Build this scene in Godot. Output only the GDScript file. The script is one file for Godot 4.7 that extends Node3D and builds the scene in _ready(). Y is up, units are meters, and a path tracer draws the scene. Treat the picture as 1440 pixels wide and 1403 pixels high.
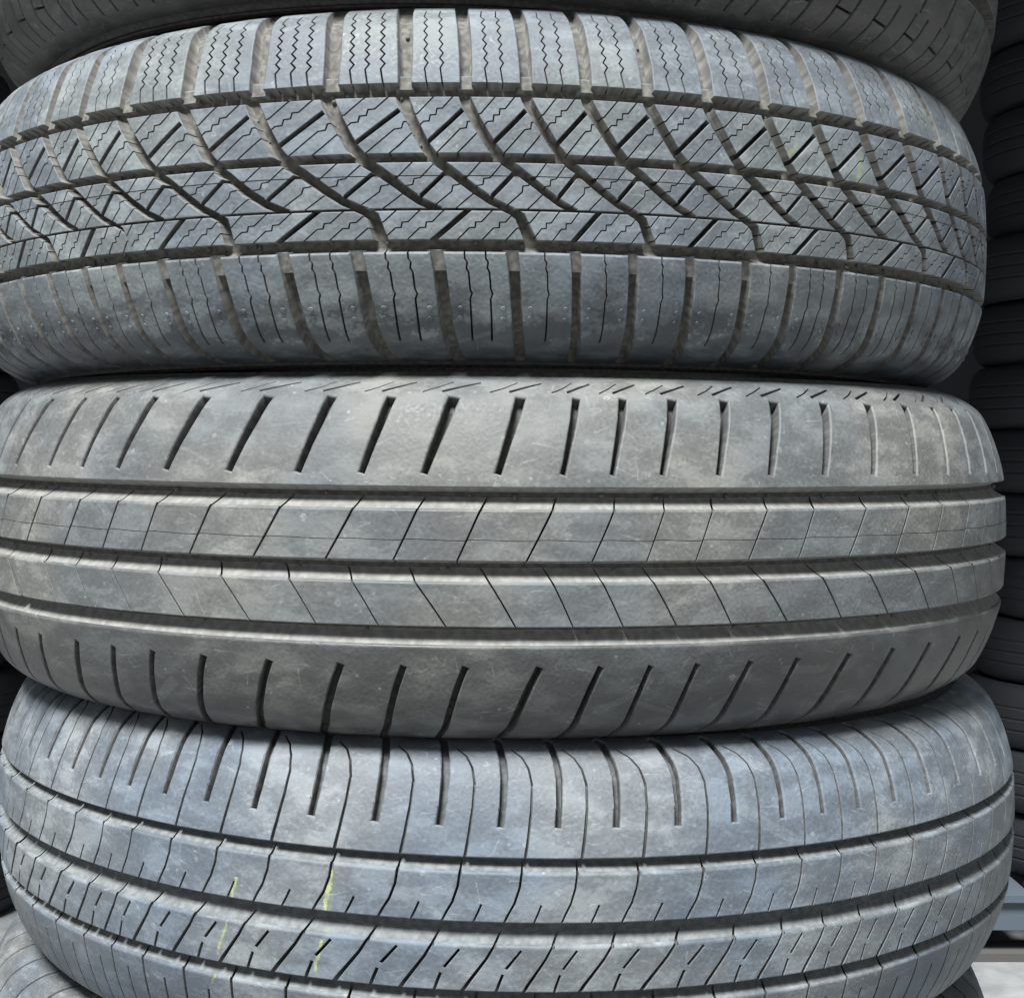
extends Node3D
# A stack of used car tyres seen close up; lengths inside the tyre builders are millimetres.

const EYE := 1.30
const AXIS_Z := -0.9565
const PITCH := 29.0        # nominal length of one tread pitch on the drawing sheet, mm

var names := {}
var wear := FastNoiseLite.new()
var M := {}

func _ready() -> void:
	# ---------------------------------------------------------------- camera
	var cam := Camera3D.new()
	cam.name = "camera"
	cam.fov = 37.66
	cam.near = 0.05
	cam.far = 200.0
	cam.position = Vector3(0, EYE, 0)
	cam.rotation_degrees = Vector3(-1.89, 0, 0)
	add_child(cam)
	cam.current = true
	# ---------------------------------------------------------------- sky, sun, exposure
	var we := WorldEnvironment.new()
	we.name = "world_environment"
	var env := Environment.new()
	var sm := ProceduralSkyMaterial.new()
	sm.sky_top_color = Color(0.88, 0.95, 1.0)
	sm.sky_horizon_color = Color(0.40, 0.43, 0.46)
	sm.sky_curve = 0.3
	sm.ground_horizon_color = Color(0.30, 0.31, 0.32)
	sm.ground_bottom_color = Color(0.22, 0.22, 0.22)
	sm.sun_angle_max = 1.0
	sm.sky_energy_multiplier = 0.28
	var sky := Sky.new()
	sky.sky_material = sm
	env.background_mode = Environment.BG_SKY
	env.sky = sky
	env.tonemap_mode = Environment.TONE_MAPPER_LINEAR
	env.tonemap_exposure = 5.1
	env.sdfgi_enabled = true
	env.ssao_enabled = true
	env.ssil_enabled = true
	we.environment = env
	add_child(we)
	var sun := DirectionalLight3D.new()
	sun.name = "sun"
	sun.light_energy = 0.5
	sun.light_angular_distance = 18.0
	sun.light_color = Color(0.99, 1.0, 1.0)
	sun.shadow_enabled = true
	sun.rotation_degrees = Vector3(-60, -22, 0)
	add_child(sun)

	wear.seed = 11
	wear.frequency = 0.035
	wear.fractal_octaves = 2
	make_materials()
	build_setting()
	build_front_stack()
	build_back_stacks()

# ====================================================================== helpers
func numbered(called: String) -> String:
	if not names.has(called):
		names[called] = 0
		return called
	names[called] += 1
	return "%s_%03d" % [called, names[called]]

func tag(o: Node, label: String, category: String, group := "", kind := "") -> void:
	if label != "": o.set_meta("label", label)
	if category != "": o.set_meta("category", category)
	if group != "": o.set_meta("group", group)
	if kind != "": o.set_meta("kind", kind)

func mesh_node(called: String, mesh: Mesh, parent: Node, top := false) -> MeshInstance3D:
	var o := MeshInstance3D.new()
	o.name = numbered(called) if top else called
	o.mesh = mesh
	parent.add_child(o, true)
	return o

# ====================================================================== materials
func lin(r: float, g: float, b: float) -> Color:
	return Color(r, g, b).linear_to_srgb()

func noise(seed_: int, freq: float, oct: int, kind := FastNoiseLite.TYPE_SIMPLEX_SMOOTH) -> FastNoiseLite:
	var n := FastNoiseLite.new()
	n.seed = seed_
	n.noise_type = kind
	n.frequency = freq
	n.fractal_type = FastNoiseLite.FRACTAL_FBM
	n.fractal_octaves = oct
	return n

func noise_bytes(n: FastNoiseLite, w: int, h: int) -> PackedByteArray:
	var im := n.get_image(w, h, false, false, true)
	im.convert(Image.FORMAT_L8)
	return im.get_data()

# dusty, scuffed rubber: bare rubber under patches of pale dust; one sheet = half a turn by 300 mm
func rubber_sheet(seed_: int, bare: Color, dust_a: Color, dust_b: Color, amount: float, marks: Array, zones: Array = [], coarse := false) -> Array:
	var w := 1024 if coarse else 2048
	var h := 320 if coarse else 640
	var fs := 2.0 if coarse else 1.0
	var n1 := noise(seed_, 0.006 * fs, 5)
	n1.domain_warp_enabled = true
	n1.domain_warp_amplitude = 70.0
	n1.domain_warp_frequency = 0.008
	var a := noise_bytes(n1, w, h)
	var bi := noise(seed_ + 1, 0.03 * fs, 5).get_image(w / 2, h, false, false, true)
	bi.convert(Image.FORMAT_L8)
	bi.resize(w, h, Image.INTERPOLATE_CUBIC)
	var b := bi.get_data()
	var c := noise_bytes(noise(seed_ + 2, 0.16 * fs, 3), w, h)
	var ti := noise(seed_ + 3, 0.014, 3).get_image(512, 160, false, false, true)
	ti.convert(Image.FORMAT_L8)
	ti.resize(w, h, Image.INTERPOLATE_CUBIC)
	var t := ti.get_data()
	# long thin rubbed streaks
	var ns := noise(seed_ + 4, 0.05 * fs, 3)
	ns.fractal_type = FastNoiseLite.FRACTAL_RIDGED
	ns.domain_warp_enabled = true
	ns.domain_warp_amplitude = 25.0
	ns.domain_warp_frequency = 0.02
	var si := ns.get_image(w / 2, h, false, false, true)
	si.convert(Image.FORMAT_L8)
	si.resize(w, h, Image.INTERPOLATE_CUBIC)
	var e := si.get_data()
	var lut := PackedByteArray()
	lut.resize(1025)
	for i in 1025:
		var v := float(i) / 1024.0
		var q := 1.055 * pow(v, 1.0 / 2.4) - 0.055 if v > 0.0031308 else v * 12.92
		lut[i] = clampi(int(q * 255.0 + 0.5), 0, 255)
	var px := PackedByteArray()
	px.resize(w * h * 3)
	var ro := PackedByteArray()
	ro.resize(w * h)
	for i in w * h:
		var m := (a[i] * 0.32 + b[i] * 0.56 + c[i] * 0.12) * 0.0039216
		var k := clampf((m - 0.30) * 2.4, 0.0, 1.0)
		var k2 := clampf((m - 0.50) * 9.0, 0.0, 1.0)
		var d := amount * (0.55 + 0.38 * k + 0.22 * k2)
		if e[i] > 195: d += (e[i] - 195) * 0.007
		elif e[i] < 40: d -= (40 - e[i]) * 0.006
		d = clampf(d + (c[i] - 127.0) * 0.0007, 0.0, 1.0)
		# darker stretches, ragged at the rim; on the winter tyre the dust is rubbed off: [w, below, share left, raggedness]
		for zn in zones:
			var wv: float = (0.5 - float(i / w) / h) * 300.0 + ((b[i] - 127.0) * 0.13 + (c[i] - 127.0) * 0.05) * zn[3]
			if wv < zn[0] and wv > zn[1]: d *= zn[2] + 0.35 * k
		var s := clampf((t[i] - 82.0) * 0.011, 0.0, 1.0)
		var j := i * 3
		px[j] = lut[int(1024.0 * lerpf(bare.r, lerpf(dust_a.r, dust_b.r, s), d))]
		px[j + 1] = lut[int(1024.0 * lerpf(bare.g, lerpf(dust_a.g, dust_b.g, s), d))]
		px[j + 2] = lut[int(1024.0 * lerpf(bare.b, lerpf(dust_a.b, dust_b.b, s), d))]
		ro[i] = int(255.0 * clampf(0.38 + 0.42 * d + (c[i] - 127.0) * 0.0009, 0.28, 1.0))
	var im := Image.create_from_data(w, h, false, Image.FORMAT_RGB8, px)
	if coarse: im.resize(2048, 640, Image.INTERPOLATE_CUBIC)
	var rng := RandomNumberGenerator.new()
	rng.seed = seed_ * 77
	var pale := dust_b.lerp(Color(0.7, 0.7, 0.66), 0.5).linear_to_srgb()
	# broad wiped smears, some of dust and some rubbed clean
	var bare_s := bare.lerp(dust_a, 0.25).linear_to_srgb()
	for i in 640:
		var x := rng.randf_range(0, 2047)
		var y := rng.randf_range(0, 639)
		var an := rng.randf_range(-0.7, 0.7)
		var ln := rng.randf_range(14, 80)
		var wd := rng.randf_range(1, 6)
		var al := rng.randf_range(0.04, 0.17)
		var col := pale if rng.randf() < 0.55 else bare_s
		for q in int(ln):
			x += cos(an)
			y += sin(an)
			an += rng.randf_range(-0.04, 0.04)
			var edge := minf(1.0, minf(q, ln - q) / 8.0)
			for ee in range(-int(wd), int(wd) + 1):
				if rng.randf() < 0.1: continue
				var xx := wrapi(int(x - sin(an) * ee), 0, 2048)
				var yy := clampi(int(y + cos(an) * ee), 0, 639)
				im.set_pixel(xx, yy, im.get_pixel(xx, yy).lerp(col, al * edge))
	# chips and specks of dried mud
	for i in 1300:
		var x := rng.randi_range(0, 2040)
		var y := rng.randi_range(0, 632)
		var r := rng.randi_range(0, 1) if rng.randf() < 0.86 else rng.randi_range(1, 3)
		var al := rng.randf_range(0.12, 0.45)
		for dy in range(-r, r + 1):
			for dx in range(-r, r + 1):
				if dx * dx + dy * dy <= r * r + 1 and rng.randf() < 0.75:
					var xx := clampi(x + dx, 0, 2047)
					var yy := clampi(y + dy, 0, 639)
					im.set_pixel(xx, yy, im.get_pixel(xx, yy).lerp(pale, al))
	# thin scuff scratches
	for i in 1300:
		var x := rng.randf_range(0, 2047)
		var y := rng.randf_range(0, 639)
		var an := rng.randf_range(-0.5, 0.5) if rng.randf() < 0.65 else rng.randf_range(0, TAU)
		var ln := rng.randf_range(4, 34)
		var al := rng.randf_range(0.08, 0.5)
		for q in int(ln):
			x += cos(an)
			y += sin(an)
			an += rng.randf_range(-0.05, 0.05)
			var xx := wrapi(int(x), 0, 2048)
			var yy := clampi(int(y), 0, 639)
			im.set_pixel(xx, yy, im.get_pixel(xx, yy).lerp(pale, al * (1.0 - q / ln)))
	# chalk or paint dashes: [phi0, w0, phi1, w1, width_mm, colour, strength]
	for mk in marks:
		var p0 := Vector2((mk[0] / 180.0 + 0.5) * 2048.0, (0.5 - mk[1] / 300.0) * 640.0)
		var p1 := Vector2((mk[2] / 180.0 + 0.5) * 2048.0, (0.5 - mk[3] / 300.0) * 640.0)
		var st := int(p0.distance_to(p1)) + 1
		for q in st:
			var f := float(q) / st
			var c0 := p0.lerp(p1, f) + Vector2(sin(f * 7.0) * 0.8, 0)
			var wd: float = mk[4] * 2.1 * (0.35 + 0.65 * sin(PI * clampf(f * 0.9 + 0.08, 0, 1)))
			for dx in range(-int(wd) - 1, int(wd) + 2):
				if absf(dx) <= wd * rng.randf_range(0.75, 1.0):
					var xx := clampi(int(c0.x) + dx, 0, 2047)
					var yy := clampi(int(c0.y), 0, 639)
					im.set_pixel(xx, yy, im.get_pixel(xx, yy).lerp(mk[5], mk[6] * (0.45 + 0.55 * absf(sin(f * 9.0 + mk[0])))))
	im.generate_mipmaps()
	var rim := Image.create_from_data(w, h, false, Image.FORMAT_L8, ro)
	return [ImageTexture.create_from_image(im), ImageTexture.create_from_image(rim)]

func rubber(sheet: Array, grain: Texture2D) -> StandardMaterial3D:
	var m := StandardMaterial3D.new()
	m.albedo_texture = sheet[0]
	m.roughness = 1.0
	m.roughness_texture = sheet[1]
	m.metallic_specular = 0.45
	m.normal_enabled = true
	m.normal_texture = grain
	m.normal_scale = 0.1
	m.texture_repeat = true
	return m

func dirt(seed_: int, a: Color, b: Color) -> StandardMaterial3D:
	var n := noise(seed_, 0.06, 5)
	var g := Gradient.new()
	g.offsets = PackedFloat32Array([0.25, 0.75])
	g.colors = PackedColorArray([a.linear_to_srgb(), b.linear_to_srgb()])
	var t := NoiseTexture2D.new()
	t.width = 512
	t.height = 512
	t.noise = n
	t.seamless = true
	t.color_ramp = g
	var m := StandardMaterial3D.new()
	m.albedo_texture = t
	m.uv1_scale = Vector3(6, 2, 1)
	m.roughness = 0.85
	m.metallic_specular = 0.35
	return m

func make_materials() -> void:
	var gi := noise(5, 0.45, 3).get_image(1024, 320, false, false, true)
	gi.convert(Image.FORMAT_RGBA8)
	gi.bump_map_to_normal_map(2.2)
	gi.generate_mipmaps()
	var grain := ImageTexture.create_from_image(gi)
	M.grain = grain
	var green := Color(0.74, 0.78, 0.42)
	var s1 := rubber_sheet(101, Color(0.035, 0.035, 0.034), Color(0.14, 0.133, 0.124), Color(0.16, 0.162, 0.158), 0.45, [], [], true)
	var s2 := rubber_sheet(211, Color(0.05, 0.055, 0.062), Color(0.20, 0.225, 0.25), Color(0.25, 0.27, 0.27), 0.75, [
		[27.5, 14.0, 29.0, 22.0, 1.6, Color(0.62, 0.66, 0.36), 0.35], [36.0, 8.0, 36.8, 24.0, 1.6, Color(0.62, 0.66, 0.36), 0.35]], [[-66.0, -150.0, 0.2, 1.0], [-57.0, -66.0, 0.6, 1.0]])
	var s3 := rubber_sheet(303, Color(0.05, 0.05, 0.05), Color(0.172, 0.184, 0.188), Color(0.235, 0.232, 0.216), 0.74, [], [[-31.0, -150.0, 0.27, 0.25]])  # the lower shoulder rib gets a darker tone
	var s4 := rubber_sheet(409, Color(0.045, 0.05, 0.06), Color(0.175, 0.207, 0.245), Color(0.25, 0.268, 0.28), 0.76, [
		[-23.1, 15.0, -23.5, 5.0, 1.1, green, 0.7], [-23.9, -6.0, -24.9, -23.0, 0.9, green, 0.5], [-25.3, -33.0, -25.6, -38.0, 0.9, green, 0.4],
		[-14.4, 23.5, -14.9, 2.0, 1.2, green, 0.7], [-15.1, -8.0, -15.7, -24.0, 1.1, green, 0.6]])
	var s5 := rubber_sheet(512, Color(0.045, 0.049, 0.055), Color(0.18, 0.20, 0.22), Color(0.25, 0.25, 0.24), 0.7, [], [], true)
	M.face1 = rubber(s1, grain)
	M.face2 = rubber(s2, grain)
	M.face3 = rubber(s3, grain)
	M.face4 = rubber(s4, grain)
	M.face5 = rubber(s5, grain)
	M.dirt1 = dirt(21, Color(0.05, 0.047, 0.043), Color(0.10, 0.095, 0.085))
	M.dirt2 = dirt(22, Color(0.11, 0.105, 0.097), Color(0.21, 0.202, 0.187))
	M.dirt3 = dirt(23, Color(0.20, 0.194, 0.183), Color(0.28, 0.274, 0.26))
	M.dirt4 = dirt(24, Color(0.14, 0.15, 0.155), Color(0.22, 0.23, 0.228))
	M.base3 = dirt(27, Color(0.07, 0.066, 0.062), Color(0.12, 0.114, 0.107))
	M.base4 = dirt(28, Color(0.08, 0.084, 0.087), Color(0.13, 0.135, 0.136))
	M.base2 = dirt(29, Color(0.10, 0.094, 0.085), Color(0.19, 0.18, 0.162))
	M.side = dirt(25, Color(0.08, 0.078, 0.075), Color(0.135, 0.13, 0.123))
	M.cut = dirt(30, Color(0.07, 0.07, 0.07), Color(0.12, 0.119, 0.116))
	M.black = dirt(26, Color(0.019, 0.021, 0.024), Color(0.033, 0.035, 0.040))
	M.black.roughness = 0.55

# ====================================================================== tyre cross-section
# Outer profile from bead to bead, sampled every 0.5 mm of arc length w (w = 0 on the crown, + upwards)
const PN := [0.0, 0.25, 0.42, 0.60, 0.77, 0.86, 0.93, 0.97, 1.0, 0.99, 0.95, 0.88, 0.83, 0.80]
const PD := [0.0, 0.7, 2.0, 6.0, 12.0, 17.0, 25.0, 33.0, 47.0, 62.0, 82.0, 101.0, 110.0, 115.0]

func half_profile(radius: float, width: float) -> PackedVector2Array:
	var ctl := PackedVector2Array()
	for i in PN.size():
		ctl.append(Vector2(PN[i] * width, radius - PD[i]))
	var fine := PackedVector2Array()
	for i in ctl.size() - 1:
		var p0 := Vector2(-ctl[1].x, ctl[1].y) if i == 0 else ctl[i - 1]
		var p3 := ctl[i + 2] if i + 2 < ctl.size() else ctl[i + 1] * 2.0 - ctl[i]
		for k in 24:
			fine.append(ctl[i].cubic_interpolate(ctl[i + 1], p0, p3, k / 24.0))
	fine.append(ctl[ctl.size() - 1])
	var out := PackedVector2Array([fine[0]])
	var acc := 0.0
	for i in fine.size() - 1:
		var seg := fine[i].distance_to(fine[i + 1])
		while acc + seg >= 0.5 * out.size():
			out.append(fine[i].lerp(fine[i + 1], (0.5 * out.size() - acc) / seg))
		acc += seg
	return out

# floor: [[w, depth of the tread's grooves], ...]; ridges: [[w, half width, height], ...] on the sidewalls
func make_profile(radius: float, w_top: float, w_bot: float, floor_pts: Array, ridges: Array) -> Dictionary:
	var up := half_profile(radius, w_top)
	var dn := half_profile(radius, w_bot)
	var n := up.size() + dn.size() - 1
	var mid := dn.size() - 1
	var P := {R = radius, n = n, mid = mid}
	var r := PackedFloat32Array(); var z := PackedFloat32Array()
	var nr := PackedFloat32Array(); var nz := PackedFloat32Array(); var d := PackedFloat32Array()
	for a in [r, z, nr, nz, d]: a.resize(n)
	for i in n:
		var q: Vector2 = up[i - mid] if i >= mid else Vector2(-dn[mid - i].x, dn[mid - i].y)
		z[i] = q.x
		r[i] = q.y
	for i in n:
		var i0 := maxi(i - 1, 0); var i1 := mini(i + 1, n - 1)
		var t := Vector2(r[i1] - r[i0], z[i1] - z[i0]).normalized()
		nr[i] = t.y
		nz[i] = -t.x
		var w := (i - mid) * 0.5
		var dd := 0.0
		for k in floor_pts.size() - 1:
			if w >= floor_pts[k][0] and w <= floor_pts[k + 1][0]:
				dd = lerpf(floor_pts[k][1], floor_pts[k + 1][1], (w - floor_pts[k][0]) / (floor_pts[k + 1][0] - floor_pts[k][0]))
		for g in ridges:
			var e: float = absf(w - g[0]) / g[1]
			if e < 1.0: dd -= g[2] * (1.0 - e * e)
		d[i] = dd
	P.r = r; P.z = z; P.nr = nr; P.nz = nz; P.d = d
	return P

func wz(P: Dictionary, height: float) -> float:
	# arc length w at axial height z on the tread and shoulder
	var step := 1 if height >= 0.0 else -1
	var i: int = P.mid
	while i > 0 and i < P.n - 1 and absf(P.z[i]) < absf(height):
		var nx: int = i + step
		if absf(P.z[nx]) < absf(P.z[i]): break
		i = nx
	return (i - P.mid) * 0.5

# ====================================================================== tread patterns on the flat
class Tm:
	# a tread piece drawn flat: surfaces 0 = worn face and its rounded edges, 1 = groove walls, 2 = darker walls of cuts and slots
	var u := [PackedFloat32Array(), PackedFloat32Array(), PackedFloat32Array()]
	var w := [PackedFloat32Array(), PackedFloat32Array(), PackedFloat32Array()]
	var da := [PackedFloat32Array(), PackedFloat32Array(), PackedFloat32Array()]
	var df := [PackedFloat32Array(), PackedFloat32Array(), PackedFloat32Array()]
	var ns := [PackedFloat32Array(), PackedFloat32Array(), PackedFloat32Array()]
	var nw := [PackedFloat32Array(), PackedFloat32Array(), PackedFloat32Array()]
	var nn := [PackedFloat32Array(), PackedFloat32Array(), PackedFloat32Array()]
	var ix := [PackedInt32Array(), PackedInt32Array(), PackedInt32Array()]
	func v(s: int, p: Vector2, da_: float, df_: float, n: Vector3) -> int:
		u[s].append(p.x); w[s].append(p.y); da[s].append(da_); df[s].append(df_)
		ns[s].append(n.x); nw[s].append(n.y); nn[s].append(n.z)
		return u[s].size() - 1
	func quad(s: int, a: int, b: int, c: int, d: int) -> void:
		ix[s].append_array(PackedInt32Array([a, b, c, a, c, d]))

func area(p: PackedVector2Array) -> float:
	var s := 0.0
	for i in p.size():
		s += p[i].cross(p[(i + 1) % p.size()])
	return s * 0.5

func rect(x0: float, y0: float, x1: float, y1: float) -> PackedVector2Array:
	return PackedVector2Array([Vector2(x0, y0), Vector2(x1, y0), Vector2(x1, y1), Vector2(x0, y1)])

# a groove, slot or sipe: strip of the given width along a line on the sheet
func strip(line: Array, w0: float, w1: float, chamfer: float, flare: float) -> Dictionary:
	var pts := PackedVector2Array(line)
	var l := PackedVector2Array()
	var r := PackedVector2Array()
	var total := 0.0
	for i in pts.size() - 1: total += pts[i].distance_to(pts[i + 1])
	var acc := 0.0
	for i in pts.size():
		var d0 := (pts[i] - pts[maxi(i - 1, 0)]).normalized()
		var d1 := (pts[mini(i + 1, pts.size() - 1)] - pts[i]).normalized()
		if i == 0: d0 = d1
		if i == pts.size() - 1: d1 = d0
		var t := (d0 + d1).normalized()
		var nrm := Vector2(-t.y, t.x)
		var mit := 1.0 / maxf(0.5, nrm.dot(Vector2(-d1.y, d1.x)))
		if i > 0: acc += pts[i].distance_to(pts[i - 1])
		var hw := lerpf(w0, w1, acc / total) * 0.5 * mit
		l.append(pts[i] + nrm * hw)
		r.append(pts[i] - nrm * hw)
	r.reverse()
	l.append_array(r)
	if area(l) < 0.0: l.reverse()
	return {poly = l, c = chamfer, f = flare}

func shifted(cutters: Array, dx: float) -> Array:
	var out := []
	for g in cutters:
		var q := PackedVector2Array()
		for p in g.poly: q.append(p + Vector2(dx, 0))
		out.append({poly = q, c = g.c, f = g.f})
	return out

func around(cutters: Array, period: float) -> Array:
	return shifted(cutters, -2.0 * period) + shifted(cutters, -period) + cutters + shifted(cutters, period) + shifted(cutters, 2.0 * period)

func clip_all(polys: Array, cutters: Array, cuts: Array) -> Array:
	var cur := polys.duplicate()
	for g in cutters:
		var nxt := []
		for p in cur:
			var res := Geometry2D.clip_polygons(p, g.poly)
			var hole := false
			for q in res:
				if Geometry2D.is_polygon_clockwise(q): hole = true
			if not hole:
				nxt.append_array(res)
				continue
			var c := Vector2.ZERO
			for q in g.poly: c += q
			c /= g.poly.size()
			c.x += 0.013
			cuts.append(c.x)
			for half in [rect(-500, -500, c.x, 500), rect(c.x, -500, 900, 500)]:
				for part in Geometry2D.intersect_polygons(p, half):
					nxt.append_array(Geometry2D.clip_polygons(part, g.poly))
		cur = nxt
	var out := []
	for p in cur:
		if p.size() >= 3 and absf(area(p)) > 0.35: out.append(p)
	return out

func solve(n0: Vector2, n1: Vector2, c0: float, c1: float, lim: float) -> Vector2:
	var det := n0.x * n1.y - n0.y * n1.x
	var o: Vector2
	if absf(det) < 0.15:
		o = (n0 * c0 + n1 * c1) * 0.5
		if n0.dot(n1) < 0.0: o = n0 * c0
	else:
		o = Vector2((c0 * n1.y - c1 * n0.y) / det, (c1 * n0.x - c0 * n1.x) / det)
	return o.limit_length(lim)

# extrude one flat piece: face at depth d0, rounded edges, walls down to the groove floor
func add_piece(tm: Tm, poly: PackedVector2Array, cutters: Array, cuts: Array, edge_c: float, edge_f: float, d0: float, rows: Array, sf := 0) -> void:
	if area(poly) < 0.0: poly.reverse()
	var pts := PackedVector2Array()
	for i in poly.size():
		var a := poly[i]
		var b := poly[(i + 1) % poly.size()]
		var ln := a.distance_to(b)
		if ln < 0.03: continue
		var k := maxi(1, ceili(ln / 4.5))
		for j in k: pts.append(a.lerp(b, float(j) / k))
	var n := pts.size()
	if n < 3: return
	var en := PackedVector2Array(); var ec := PackedFloat32Array(); var ef := PackedFloat32Array(); var cut := PackedByteArray()
	for i in n:
		var a := pts[i]
		var b := pts[(i + 1) % n]
		var d := (b - a).normalized()
		en.append(Vector2(d.y, -d.x))
		var is_cut := 0
		for x in cuts:
			if absf(a.x - x) < 0.004 and absf(b.x - x) < 0.004: is_cut = 1
		cut.append(is_cut)
		var c := edge_c
		var f := edge_f
		# the lip of a rib that faces up is worn round, the one that hangs over the groove is still sharp
		if en[i].y > 0.7 and edge_f > 0.0: c = edge_c * 1.5; f = edge_f * (2.0 if edge_f >= 2.0 else 1.25)
		elif en[i].y < -0.7 and edge_f > 0.0: c = edge_c * 0.55; f = edge_f * 0.45
		if is_cut: c = 0.0; f = 0.0
		else:
			var probe := (a + b) * 0.5 + en[i] * 0.04
			for g in cutters:
				if Geometry2D.is_point_in_polygon(probe, g.poly):
					c = g.c
					f = g.f
					break
		ec.append(c)
		ef.append(f)
	var ins := PackedVector2Array()
	var fl := PackedVector2Array()
	for i in n:
		var j := (i + n - 1) % n
		var lc := maxf(ec[i], ec[j])
		var lf := maxf(ef[i], ef[j])
		ins.append(pts[i] - solve(en[j], en[i], ec[j], ec[i], lc * 2.2))
		fl.append(pts[i] + solve(en[j], en[i], ef[j], ef[i], lf * 1.8))
	# face, cut into cells so that it can bend round the tyre
	var lo := ins[0]
	var hi := ins[0]
	for p in ins:
		lo = lo.min(p)
		hi = hi.max(p)
	var x0 := floorf(lo.x / 7.0) * 7.0
	while x0 < hi.x:
		var col := Geometry2D.intersect_polygons(ins, rect(x0, lo.y - 1.0, x0 + 7.0, hi.y + 1.0))
		for k in rows.size() - 1:
			if rows[k + 1] <= lo.y or rows[k] >= hi.y: continue
			for cpoly in col:
				for q in Geometry2D.intersect_polygons(cpoly, rect(x0 - 1.0, rows[k], x0 + 8.0, rows[k + 1])):
					if Geometry2D.is_polygon_clockwise(q): continue
					var tri := Geometry2D.triangulate_polygon(q)
					if tri.is_empty(): continue
					var base: int = tm.u[sf].size()
					for p in q: tm.v(sf, p, d0, 0.0, Vector3(0, 0, 1))
					for t in range(0, tri.size(), 3):
						var s := (q[tri[t + 1]] - q[tri[t]]).cross(q[tri[t + 2]] - q[tri[t]])
						if s > 0.0: tm.ix[sf].append_array(PackedInt32Array([base + tri[t], base + tri[t + 2], base + tri[t + 1]]))
						else: tm.ix[sf].append_array(PackedInt32Array([base + tri[t], base + tri[t + 1], base + tri[t + 2]]))
		x0 += 7.0
	# rounded edges and walls
	for i in n:
		if cut[i]: continue
		var j := (i + 1) % n
		var e := en[i]
		var c := ec[i]
		var f := ef[i]
		var up := Vector3(0, 0, 1)
		var side := Vector3(e.x, e.y, 0)
		var segs := 4 if c > 1.5 else (2 if c > 0.6 else 1)
		var ra := tm.v(0, ins[i], d0, 0.0, up)
		var rb := tm.v(0, ins[j], d0, 0.0, up)
		for k in segs:
			var th := (k + 1.0) / segs * PI * 0.5
			var nv := (side * sin(th) + up * maxf(0.3, cos(th))).normalized()
			var dd := d0 + c * 0.85 * (1.0 - cos(th))
			var rc := tm.v(0, ins[i].lerp(pts[i], sin(th)), dd, 0.0, nv)
			var rd := tm.v(0, ins[j].lerp(pts[j], sin(th)), dd, 0.0, nv)
			tm.quad(0, ra, rb, rd, rc)
			ra = rc
			rb = rd
		var sw := 1 if f > 0.0 else 2
		var w0 := tm.v(sw, pts[i], d0 + c * 0.85, 0.0, (side * 0.95 + up * 0.3).normalized())
		var w1 := tm.v(sw, pts[j], d0 + c * 0.85, 0.0, (side * 0.95 + up * 0.3).normalized())
		if f > 0.0:
			# walls that face up are worn into a long slope, the others are a quarter round into the floor
			var p0 := w0
			var p1 := w1
			var slope := e.y > 0.7 and f >= 4.0
			var ns := 5 if slope else 3
			for k in ns:
				var th := (k + 1.0) / ns * PI * 0.5
				var sn := sin(th)
				var off := 1.0 - cos(th)
				var nrm := (side * maxf(0.12, cos(th)) + up * maxf(0.3, sn)).normalized()
				if slope:
					var tt := (k + 1.0) / ns
					off = tt
					sn = 1.0 - pow(1.0 - tt, 1.35)
					var gr := 7.0 / f * 1.35 * pow(1.0 - tt + 0.02, 0.35)
					nrm = (side * gr + up).normalized()
				var q0 := tm.v(1, pts[i].lerp(fl[i], off), (d0 + c * 0.85) * (1.0 - sn) + 0.2, sn, nrm)
				var q1 := tm.v(1, pts[j].lerp(fl[j], off), (d0 + c * 0.85) * (1.0 - sn) + 0.2, sn, nrm)
				tm.quad(1, p0, p1, q1, q0)
				p0 = q0
				p1 = q1
		else:
			var b0 := tm.v(2, pts[i], 0.3, 1.0, side)
			var b1 := tm.v(2, pts[j], 0.3, 1.0, side)
			tm.quad(2, w0, w1, b1, b0)

func row_lines(lo: float, hi: float) -> Array:
	var out := [lo - 40.0]
	var w := lo
	while w < hi:
		out.append(w)
		w += 2.5 if absf(w) > 62.0 else 7.0
	out.append(hi)
	out.append(hi + 40.0)
	return out

# big: grooves that part the rubber into blocks; sipes: slits inside the blocks. Returns one Tm per block.
func blocks(region: PackedVector2Array, big: Array, sipes: Array, cuts: Array, edge_c: float, edge_f: float) -> Array:
	var out := []
	var lo := 1e9
	var hi := -1e9
	for p in region:
		lo = minf(lo, p.y)
		hi = maxf(hi, p.y)
	var rows := row_lines(lo, hi)
	var cl := cuts.duplicate()
	for blk in clip_all([region], big, cl):
		if absf(area(blk)) < 4.0: continue
		var tm := Tm.new()
		var bc := cl.duplicate()
		for piece in clip_all([blk], sipes, bc):
			add_piece(tm, piece, sipes + big, bc, edge_c, edge_f, 0.0, rows)
		out.append(tm)
	return out

# ====================================================================== wrapping the sheet round the tyre
func make_table(u0: int, phis: Array) -> Dictionary:
	var p := PackedFloat32Array(phis)
	var rest := 360.0 - (p[p.size() - 1] - p[0])
	var m := roundi(rest / 5.4)
	return {u0 = u0, p = p, m = m, ext = rest / m}

func same_count(a: Dictionary, b: Dictionary) -> void:
	# both tables must close the circle after the same number of pitches
	var total: int = a.p.size() - 1 + a.m
	b.m = total - (b.p.size() - 1)
	b.ext = (360.0 - (b.p[b.p.size() - 1] - b.p[0])) / b.m

func look(t: Dictionary, u: float) -> float:
	var x: float = u - t.u0
	var p: PackedFloat32Array = t.p
	if x <= 0.0: return p[0] + x * t.ext
	var n := p.size() - 1
	if x >= n: return p[n] + (x - n) * t.ext
	var i := int(x)
	return lerpf(p[i], p[i + 1], x - i)

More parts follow.
